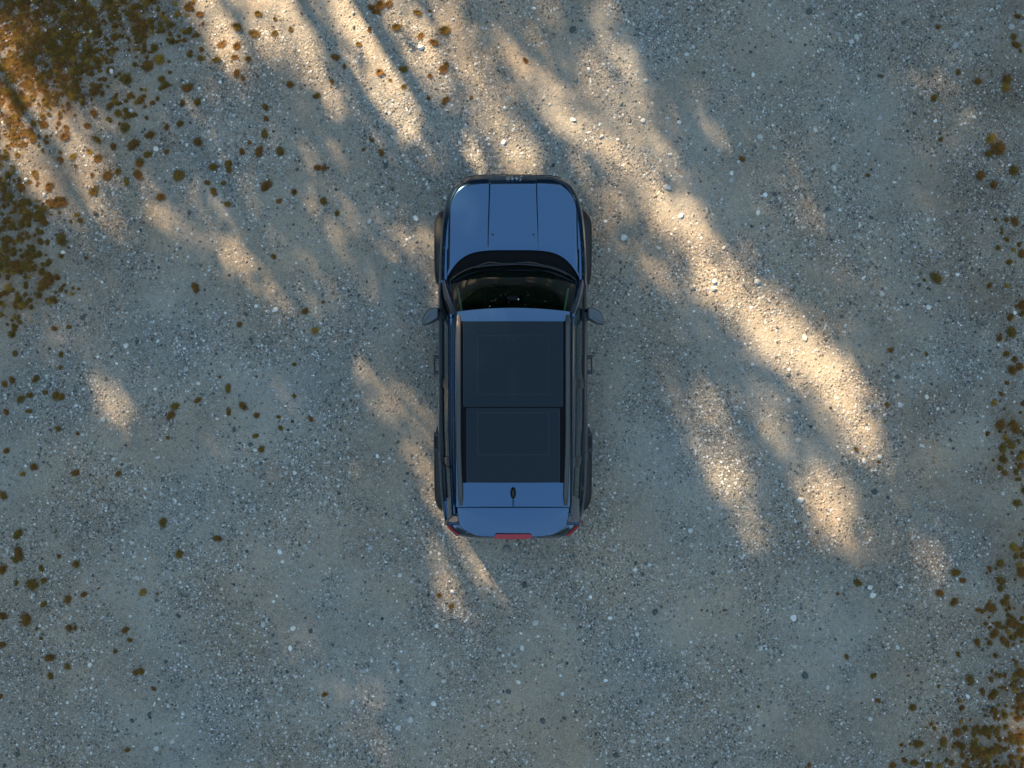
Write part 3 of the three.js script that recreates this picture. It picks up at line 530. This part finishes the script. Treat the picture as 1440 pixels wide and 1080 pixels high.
// ---------------------------------------------------------------- stones
function whereabouts(x, z) {      // told by the car
  const cz = z - carAt[1], far = Math.abs(x) > 4.6 ? 'far out' : Math.abs(x) > 2.4 ? 'well out' : 'just out', hand = x < 0 ? 'driver' : 'passenger';
  if (Math.abs(x) < 0.95) return cz < 0 ? 'straight ahead of the car' : 'straight behind the car';
  return `${far} on the ${hand} side, ` + (cz < -2.15 ? 'ahead of the car' : cz < -0.9 ? 'level with the hood' : cz < 0.4 ? 'level with the front doors' : cz < 2.15 ? 'level with the rear wheels' : 'behind the car');
}
function stoneGeometry(seed, detail, flat) {
  const r = rng(seed), g = mergeVertices(new THREE.IcosahedronGeometry(1, detail).deleteAttribute('uv').deleteAttribute('normal')), p = g.attributes.position, ox = r() * 50, cut = [];
  for (let k = 0; k < 5; k++) { const v = new THREE.Vector3(r() - 0.5, r() - 0.35, r() - 0.5).normalize(); cut.push([v, mix(0.62, 0.92, r())]); }
  const sx = mix(0.85, 1.2, r()), sz = mix(0.7, 1, r());
  for (let i = 0; i < p.count; i++) {
    const v = new THREE.Vector3().fromBufferAttribute(p, i); const n = 1 + 0.16 * noise3(v.x * 1.2 + ox, v.y * 1.2, v.z * 1.2) + 0.05 * noise3(v.x * 3.5, v.y * 3.5 + ox, v.z * 3.5); v.multiplyScalar(n);
    for (const [c, d] of cut) { const q = v.dot(c); if (q > d) v.addScaledVector(c, d - q); }
    p.setXYZ(i, v.x * sx, v.y * flat, v.z * sz);
  }
  g.computeVertexNormals();
  return detail > 1 ? toCreasedNormals(g, 0.5) : toCreasedNormals(g, 0.7);
}
function underCar(x, z) { return Math.abs(x - carAt[0]) < 1.0 && z > -2.55 && z < 1.95; }
{ // loose pebbles too many to count
  const r = rng(31), kinds = 6, spots = Array.from({ length: kinds }, () => []);
  const put = (count, lo, hi, pow, any) => { for (let k = 0; k < count; k++) {
    const x = mix(-7.6, 7.6, r()), z = mix(-5.9, 5.9, r()); if (r() > (any ? 0.25 + 0.75 * coarse(x, z) : 0.05 + 0.95 * Math.pow(coarse(x, z), 1.4))) continue;
    spots[Math.floor(r() * kinds)].push([x, z, lo + (hi - lo) * Math.pow(r(), pow)]); } };
  put(105000, 0.0045, 0.0135, 2.2, false); put(5000, 0.011, 0.025, 2.8, true);
  spots.forEach((list, k) => {
    const im = new THREE.InstancedMesh(stoneGeometry(60 + k, 1, 0.42), new THREE.MeshStandardMaterial({ roughness: 0.88 }), list.length), m = new THREE.Matrix4(), q = new THREE.Quaternion(), e = new THREE.Euler();
    list.forEach(([x, z, s], i) => { e.set((r() - 0.5) * 0.5, r() * 6.28, (r() - 0.5) * 0.5); m.compose(new THREE.Vector3(x, lift(x, z) + s * mix(-0.1, 0.14, r()), z), q.setFromEuler(e), new THREE.Vector3(s, s, s)); im.setMatrixAt(i, m); im.setColorAt(i, rgb(...stoneTone(r))); });
    top(im, 'gravel', 'loose grey and pale gravel strewn over the lot', 'gravel', null, 'stuff');
  });
}
const WHITE = 'w', PALE = 'p', DARK = 'd', GREY = 'g';
const STONES = [[157, 100, 5.5, 'w'], [128, 44, 4, 'p'], [280, 124, 4, 'w'], [184, 156, 4.5, 'p'], [219, 209, 5.5, 'w'], [329, 162, 4.5, 'p'], [263, 204, 4, 'w'], [62, 274, 5, 'p'], [36, 252, 4, 'w'], [134, 300, 6, 'd'], [89, 355, 5, 'w'], [146, 333, 3.5, 'w'], [250, 322, 3.5, 'w'], [212, 308, 3.5, 'p'], [592, 66, 7, 'w'], [577, 70, 4, 'p'], [604, 20, 4, 'p'], [708, 200, 5, 'w'], [688, 203, 3.5, 'w'], [710, 152, 4.5, 'w'], [669, 90, 3.5, 'w'], [656, 157, 4.5, 'p'], [647, 201, 4, 'p'], [806, 41, 7, 'd'], [821, 60, 5, 'g'], [766, 181, 7, 'g'], [738, 153, 5, 'g'], [778, 232, 5, 'd'], [806, 168, 5, 'w'], [828, 97, 4, 'w'], [810, 112, 5, 'g'], [853, 135, 4, 'p'], [874, 145, 5, 'g'], [846, 192, 4.5, 'p'], [869, 197, 4, 'p'], [904, 170, 5, 'w'], [908, 113, 5, 'p'], [939, 263, 7, 'p'], [958, 303, 5, 'w'], [877, 334, 7, 'p'], [955, 172, 5, 'w'], [1029, 243, 4.5, 'w'], [1028, 253, 4, 'p'], [942, 217, 4, 'w'], [585, 307, 5.5, 'w'], [520, 311, 6, 'p'], [603, 264, 5, 'p'], [543, 233, 5, 'd'], [388, 435, 5, 'w'], [360, 430, 4, 'w'], [294, 380, 3.5, 'w'], [346, 442, 5, 'd'], [177, 486, 5, 'w'], [193, 480, 4.5, 'd'], [214, 477, 4, 'd'], [117, 446, 5.5, 'd'], [279, 539, 4.5, 'w'], [262, 519, 4, 'p'], [218, 547, 3.5, 'w'], [145, 590, 6, 'p'], [116, 611, 4, 'p'], [305, 589, 4, 'w'], [329, 604, 5, 'd'], [352, 625, 5, 'd'], [359, 633, 5, 'w'], [125, 691, 5.5, 'p'], [414, 665, 4, 'w'], [402, 665, 5, 'p'], [456, 522, 6, 'g'], [193, 813, 5.5, 'p'], [185, 763, 5, 'p'], [251, 866, 5, 'd'], [126, 935, 5.5, 'w'], [210, 881, 3.5, 'w'], [233, 931, 4, 'd'], [95, 1038, 8, 'g'], [186, 1013, 5.5, 'd'], [210, 1005, 4.5, 'd'], [220, 1052, 6, 'p'], [242, 1043, 5, 'p'], [260, 1070, 6, 'g'], [236, 993, 4, 'p'], [25, 1061, 5, 'd'], [412, 884, 5.5, 'w'], [437, 887, 5, 'd'], [370, 878, 5, 'p'], [408, 912, 4.5, 'w'], [383, 997, 5, 'g'], [393, 776, 5, 'w'], [397, 790, 4, 'w'], [521, 770, 5.5, 'p'], [562, 809, 5, 'w'], [549, 746, 4.5, 'p'], [636, 832, 5, 'w'], [614, 880, 4.5, 'w'], [753, 876, 6.5, 'p'], [734, 911, 5, 'w'], [737, 822, 7, 'd'], [713, 772, 8, 'g'], [921, 861, 7.5, 'd'], [893, 801, 4.5, 'w'], [894, 792, 4.5, 'd'], [904, 808, 4, 'd'], [858, 869, 4, 'w'], [896, 892, 4, 'w'], [763, 1014, 6, 'd'], [793, 1010, 4.5, 'd'], [729, 959, 5, 'w'], [715, 972, 5.5, 'd'], [610, 990, 5.5, 'w'], [577, 1012, 7, 'p'], [560, 1023, 6.5, 'w'], [635, 959, 6, 'g'], [624, 958, 5, 'p'], [701, 986, 4, 'w'], [791, 976, 4.5, 'w'], [852, 957, 4, 'w'], [866, 1061, 5.5, 'd'], [890, 1042, 5.5, 'p'], [939, 1039, 4, 'w'], [563, 986, 4, 'd'], [1005, 395, 5.5, 'p'], [1004, 406, 7, 'p'], [973, 405, 5, 'g'], [1018, 348, 4, 'w'], [1132, 475, 6, 'p'], [1109, 527, 4.5, 'd'], [1109, 563, 5, 'p'], [1126, 703, 7.5, 'w'], [1122, 619, 5.5, 'p'], [1096, 725, 5, 'g'], [1215, 648, 5, 'w'], [1237, 642, 5, 'p'], [1303, 558, 5.5, 'w'], [1265, 569, 5, 'p'], [1319, 575, 4, 'w'], [1230, 692, 6, 'd'], [1249, 700, 4, 'd'], [1297, 627, 5, 'p'], [1306, 432, 5.5, 'w'], [1293, 401, 5, 'd'], [1240, 413, 6, 'p'], [1346, 386, 4, 'w'], [1427, 440, 4, 'w'], [1184, 445, 4, 'd'], [1262, 530, 4.5, 'd'], [1189, 458, 4.5, 'p'], [1065, 396, 6, 'p'], [1110, 520, 3.5, 'w'], [1116, 869, 7, 'w'], [1132, 949, 7, 'd'], [1223, 826, 5, 'w'], [1228, 837, 6, 'w'], [1117, 909, 5, 'p'], [1070, 912, 5, 'p'], [1040, 893, 4, 'p'], [971, 746, 5, 'w'], [1073, 743, 5, 'd'], [1002, 806, 4.5, 'd'], [1054, 1023, 4, 'w'], [1224, 1011, 4, 'w'], [1361, 979, 4, 'w'], [1262, 910, 4.5, 'w'], [1164, 967, 4, 'p'], [1059, 105, 5.5, 'w'], [1067, 123, 3.5, 'w'], [1138, 16, 6, 'd'], [1205, 52, 5.5, 'p'], [1197, 59, 5, 'p'], [1210, 20, 4.5, 'w'], [1271, 32, 5, 'd'], [1237, 106, 5, 'd'], [1236, 166, 6, 'p'], [1271, 126, 5, 'p'], [1173, 236, 6, 'p'], [1146, 183, 4, 'w'], [1076, 274, 5, 'w'], [1089, 273, 5, 'd'], [1066, 299, 5, 'w'], [1226, 306, 5, 'd'], [1305, 309, 5, 'p'], [1369, 165, 4.5, 'w'], [1422, 38, 6, 'p'], [1286, 159, 5, 'd'], [1163, 294, 5.5, 'd'], [1209, 318, 4, 'w'], [1343, 64, 6, 'p'], [1068, 193, 6.5, 'p'], [1120, 264, 5, 'p'], [990, 102, 4, 'd'], [975, 65, 4, 'p'], [966, 76, 4.5, 'w']];
{
  const r = rng(88), geos = Array.from({ length: 10 }, (_, k) => stoneGeometry(120 + k, 2, mix(0.42, 0.62, r())));
  const tone = { w: [0.60, 0.595, 0.57], p: [0.42, 0.42, 0.41], g: [0.22, 0.21, 0.19], d: [0.075, 0.08, 0.08] };
  const mats = {};
  for (const k of 'wpgd') mats[k] = [0.85, 1, 1.12].map((f, i) => new THREE.MeshStandardMaterial({ color: rgb(tone[k][0] * f * (i === 1 ? 1.04 : 1), tone[k][1] * f, tone[k][2] * f * (i === 1 ? 0.93 : 1)), roughness: 0.85, map: null }));
  const names = { w: ['white stone'], p: ['pale grey stone'], g: ['mid-grey stone'], d: ['dark charcoal stone'] };
  for (const [px, py, s, k] of STONES) {
    const [x, z] = ground2(px, py), R = s * 0.009 * 0.74, m = new THREE.Mesh(geos[Math.floor(r() * 10)], mats[k][Math.floor(r() * 3)]);
    m.position.set(x, lift(x, z) + R * 0.16, z); m.scale.setScalar(R); m.rotation.set((r() - 0.5) * 0.3, r() * 6.28, (r() - 0.5) * 0.3);
    const big = s >= 7 ? 'large ' : '';
    const at = whereabouts(x, z);
    top(m, 'stone', `${big}${names[k][0]} ${at}`, 'stone', `${big}${names[k][0]}s ${at}`);
  }
}

// ---------------------------------------------------------------- tufts
function tuftGeometry(seed, blades, spread, len) {
  const r = rng(seed), pos = [], col = [], idx = [], hubs = [];
  for (let k = 0; k < 5; k++) hubs.push([(r() - 0.5) * spread * 0.95, (r() - 0.5) * spread * 0.75, mix(0.3, 0.75, r()) * spread, mix(0.6, 1.1, r())]);
  for (let k = 0; k < blades; k++) {
    const hub = hubs[Math.floor(Math.pow(r(), 1.4) * 5)], an = r() * 6.283, rad = hub[2] * Math.min(1.7, Math.sqrt(-0.45 * Math.log(1 - 0.985 * r()))), bx = hub[0] + Math.cos(an) * rad, bz = hub[1] + Math.sin(an) * rad, dir = an + (r() - 0.5) * 2.6, out = mix(0.3, 1.3, r()), L = len * hub[3] * mix(0.35, 1.0, r()), w = 0.0032 * mix(0.7, 1.3, r()) / 0.1;
    const cx = -Math.sin(dir), cz = Math.cos(dir), y1 = L * 0.62, x1 = bx + Math.cos(dir) * L * out * 0.4, z1 = bz + Math.sin(dir) * L * out * 0.4, x2 = bx + Math.cos(dir) * L * out, z2 = bz + Math.sin(dir) * L * out, y2 = L * mix(0.95, 0.6, clamp(out));
    const o = pos.length / 3; pos.push(bx - cx * w, -0.05, bz - cz * w, bx + cx * w, -0.05, bz + cz * w, x1 - cx * w * 0.8, y1, z1 - cz * w * 0.8, x1 + cx * w * 0.8, y1, z1 + cz * w * 0.8, x2, y2, z2);
    const t = r(), g = mix(0.75, 1.25, r()), c = t < 0.6 ? [1, 1, 1] : t < 0.8 ? [0.78, 0.96, 1] : [1.35, 1.15, 1.0];
    for (let i = 0; i < 5; i++) col.push(c[0] * g, c[1] * g, c[2] * g);
    idx.push(o, o + 2, o + 1, o + 1, o + 2, o + 3, o + 2, o + 4, o + 3);
  }
  const g = new THREE.BufferGeometry(); g.setAttribute('position', new THREE.Float32BufferAttribute(pos, 3)); g.setAttribute('color', new THREE.Float32BufferAttribute(col, 3)); g.setIndex(idx); g.computeVertexNormals(); return g;
}
const tuftGeos = Array.from({ length: 7 }, (_, k) => tuftGeometry(700 + k, 460, mix(0.55, 0.75, (k % 3) / 2), mix(0.55, 0.8, (k % 4) / 3)));
const tuftMats = { b: [0.155, 0.068, 0.009], o: [0.14, 0.078, 0.009], y: [0.25, 0.14, 0.018] };
for (const k of 'boy') tuftMats[k] = new THREE.MeshStandardMaterial({ color: rgb(...tuftMats[k]), roughness: 0.95, side: THREE.DoubleSide, vertexColors: true });
// [x, y, radius] in the enlarged views of the photograph, each with its corner; three pixels of a view are one of the photograph
const VIEWS = [
  [0, 0, [845, 60, 24, 935, 185, 26, 1000, 195, 24, 990, 240, 20, 1050, 250, 18, 1160, 140, 22, 1160, 80, 16, 1090, 60, 24, 1000, 115, 28, 1075, 140, 30, 1230, 125, 18, 915, 250, 26, 800, 235, 20, 850, 210, 18, 850, 245, 18, 675, 125, 28, 1000, 310, 22, 1025, 330, 16, 1225, 355, 24, 1335, 405, 22, 1120, 455, 24, 1125, 500, 18, 1115, 565, 22, 770, 435, 20, 835, 430, 22, 755, 520, 28, 700, 535, 22, 630, 570, 24, 835, 600, 30, 565, 610, 34, 620, 650, 26, 525, 540, 26, 540, 490, 28, 465, 450, 26, 395, 480, 24, 460, 505, 18, 275, 575, 30, 410, 590, 22, 370, 535, 22, 480, 620, 26, 415, 670, 24, 310, 660, 20, 255, 675, 22, 455, 740, 32, 495, 725, 24, 585, 740, 30, 535, 770, 20, 590, 690, 26, 755, 745, 38, 680, 830, 24, 395, 805, 32, 210, 785, 24, 145, 735, 28, 255, 855, 34, 265, 1010, 34, 185, 935, 30, 180, 880, 26, 1020, 640, 24, 1050, 605, 16, 1095, 640, 28, 1180, 640, 28, 965, 690, 22, 968, 715, 22, 900, 705, 24, 875, 770, 18, 900, 810, 26, 945, 775, 18, 1125, 785, 36, 1240, 810, 22, 1180, 850, 18, 960, 860, 20, 1340, 705, 26, 1368, 708, 20, 1365, 850, 20, 1425, 900, 20, 540, 330, 44, 590, 420, 28, 680, 330, 22, 790, 370, 24, 670, 250, 30, 620, 280, 30, 400, 385, 34, 1415, 240, 24, 1400, 345, 16, 390, 740, 16, 380, 640, 20, 320, 700, 14, 700, 640, 14, 40, 830, 24, 120, 770, 14]],
  [0, 360, [205, 30, 22, 190, 120, 34, 215, 105, 26, 225, 180, 24, 825, 135, 24, 1290, 235, 24, 1330, 315, 24, 1365, 195, 14, 230, 310, 24, 260, 415, 20, 50, 525, 22, 20, 540, 18, 157, 520, 24, 90, 605, 24, 125, 585, 26, 235, 585, 26, 258, 595, 24, 190, 575, 16, 742, 638, 26, 722, 675, 26, 835, 610, 24, 965, 560, 26, 1028, 635, 24, 965, 658, 18, 1083, 670, 20, 1175, 680, 16, 1185, 725, 18, 1080, 760, 18, 1310, 688, 18, 1103, 815, 22, 710, 765, 16, 930, 510, 12, 1240, 455, 14, 145, 890, 22, 100, 920, 20, 320, 915, 22, 500, 920, 20, 15, 1015, 26, 125, 655, 16, 25, 660, 18, 245, 728, 16, 30, 820, 18, 1240, 590, 12, 1155, 0, 18, 365, 10, 12, 330, 750, 12, 1010, 290, 16, 290, 300, 14, 60, 410, 18, 255, 470, 12]],
  [0, 720, [690, 45, 28, 75, 90, 32, 82, 172, 34, 70, 200, 20, 247, 187, 14, 320, 220, 24, 10, 240, 32, 178, 238, 18, 187, 290, 24, 137, 308, 34, 68, 300, 16, 355, 347, 20, 283, 370, 28, 183, 388, 20, 603, 337, 22, 758, 178, 22, 917, 112, 22, 12, 440, 26, 107, 455, 34, 158, 492, 12, 295, 488, 20, 318, 488, 16, 530, 497, 20, 550, 543, 16, 172, 535, 14, 12, 560, 18, 205, 612, 28, 285, 650, 18, 212, 692, 20, 570, 680, 22, 595, 672, 20, 485, 588, 12, 648, 745, 14, 5, 780, 18, 1370, 770, 18, 537, 1005, 14, 665, 345, 10, 415, 320, 10, 235, 80, 10]],
  [480, 0, [130, 30, 24, 165, 20, 26, 200, 15, 24, 150, 50, 22, 320, 55, 22, 235, 115, 28, 435, 130, 32, 395, 185, 30, 120, 125, 18, 75, 185, 18, 160, 305, 20, 262, 290, 24, 263, 365, 18, 440, 425, 22, 370, 415, 18, 425, 295, 28, 440, 280, 20, 375, 320, 16, 775, 255, 18, 205, 340, 14, 92, 630, 14, 170, 645, 20, 130, 590, 18, 335, 150, 18, 375, 45, 12, 10, 280, 16, 550, 415, 14]],
  [960, 0, [1410, 70, 22, 1395, 155, 22, 1405, 190, 22, 1425, 215, 12, 1160, 305, 18, 1243, 348, 24, 1365, 335, 26, 1360, 370, 24, 1062, 415, 22, 1088, 587, 16, 1300, 590, 34, 1330, 625, 36, 1290, 650, 26, 1395, 718, 26, 1255, 742, 26, 1315, 782, 24, 1400, 930, 26, 1430, 1070, 24, 780, 740, 14, 250, 670, 16, 1075, 115, 12, 840, 320, 12]],
  [960, 360, [1070, 95, 28, 1020, 100, 12, 1290, 125, 18, 1385, 325, 30, 1430, 205, 26, 877, 395, 20, 1030, 415, 14, 1385, 480, 30, 1415, 465, 28, 1360, 410, 22, 1395, 435, 24, 1370, 535, 20, 1345, 580, 16, 1315, 620, 18, 1340, 710, 30, 1405, 725, 32, 1380, 795, 28, 1350, 810, 26, 1430, 850, 28, 862, 625, 16, 730, 815, 14, 1435, 620, 20, 1415, 1045, 28, 1375, 25, 20, 830, 870, 12]],
  [960, 720, [740, 297, 22, 1150, 258, 28, 1180, 288, 18, 1085, 340, 24, 1143, 380, 22, 805, 690, 20, 690, 610, 16, 1213, 708, 28, 1295, 400, 26, 1360, 380, 30, 1240, 550, 22, 1340, 290, 24, 970, 825, 22, 825, 797, 16, 1100, 970, 28, 1160, 930, 22, 1170, 885, 18, 975, 1060, 22, 885, 1070, 20, 320, 820, 10, 175, 415, 10, 535, 1070, 14, 1280, 925, 34, 1325, 920, 24, 1250, 1020, 32, 1400, 150, 24, 1430, 250, 30, 1310, 510, 28, 1350, 545, 26, 1390, 470, 34, 1420, 680, 34, 1420, 790, 34, 1130, 1060, 22, 1060, 910, 16, 655, 345, 14, 80, 415, 8, 950, 690, 10, 1080, 735, 14, 1160, 600, 16, 1270, 830, 14, 1390, 960, 28, 1190, 1070, 22]],
  [480, 720, [413, 352, 18, 465, 400, 16]], [600, 600, []],
];
{
  const r = rng(555), hue = { b: 'brown', o: 'olive brown', y: 'golden' };
  for (const [ox, oy, list] of VIEWS) for (let i = 0; i < list.length; i += 3) {
    const px = ox + list[i] / 3, py = oy + list[i + 1] / 3, [x, z] = ground2(px, py), R = list[i + 2] / 3 * 0.009;
    const kk = r(), k = kk < 0.07 ? 'y' : kk < 0.6 ? 'b' : 'o', m = new THREE.Mesh(tuftGeos[Math.floor(r() * 7)], tuftMats[k]);
    m.position.set(x, lift(x, z), z); m.scale.set(R * mix(0.8, 1.25, r()), R * mix(0.4, 0.62, r()), R * mix(0.75, 1.15, r())); m.rotation.y = r() * 6.28;
    const size = list[i + 2] >= 28 ? 'broad' : list[i + 2] >= 19 ? 'small' : 'tiny';
    const at = whereabouts(x, z);
    top(m, 'grass_tuft', `${size} ${hue[k]} grass tuft ${at}`, 'grass tuft', `${size} ${hue[k]} tufts ${at}`);
  }
  // closed mats of the same growth in the corners of the lot
  for (const [k, f] of [['b', 0.6], ['o', 0.28], ['y', 0.12]]) {
    const spots = [];
    for (let n = 0; n < 80000; n++) { const x = mix(-8.6, 8.6, r()), z = mix(-7, 7, r()); if (r() < f * 2.0 * Math.pow(matDensity(x, z), 1.3)) spots.push([x, z]); }
    const im = new THREE.InstancedMesh(tuftGeos[{ b: 0, o: 3, y: 5 }[k]], tuftMats[k], spots.length), m = new THREE.Matrix4(), q = new THREE.Quaternion(), up = new THREE.Vector3(0, 1, 0);
    spots.forEach(([x, z], i) => { const s = mix(0.028, 0.08, r() * r()); m.compose(new THREE.Vector3(x, lift(x, z), z), q.setFromAxisAngle(up, r() * 6.28), new THREE.Vector3(s, s * mix(0.4, 0.7, r()), s)); im.setMatrixAt(i, m); });
    top(im, 'grass', `mat of dry ${hue[k]} mossy grass at the edge of the lot`, 'grass', null, 'stuff');
  }
}

renderer.render(scene, camera);
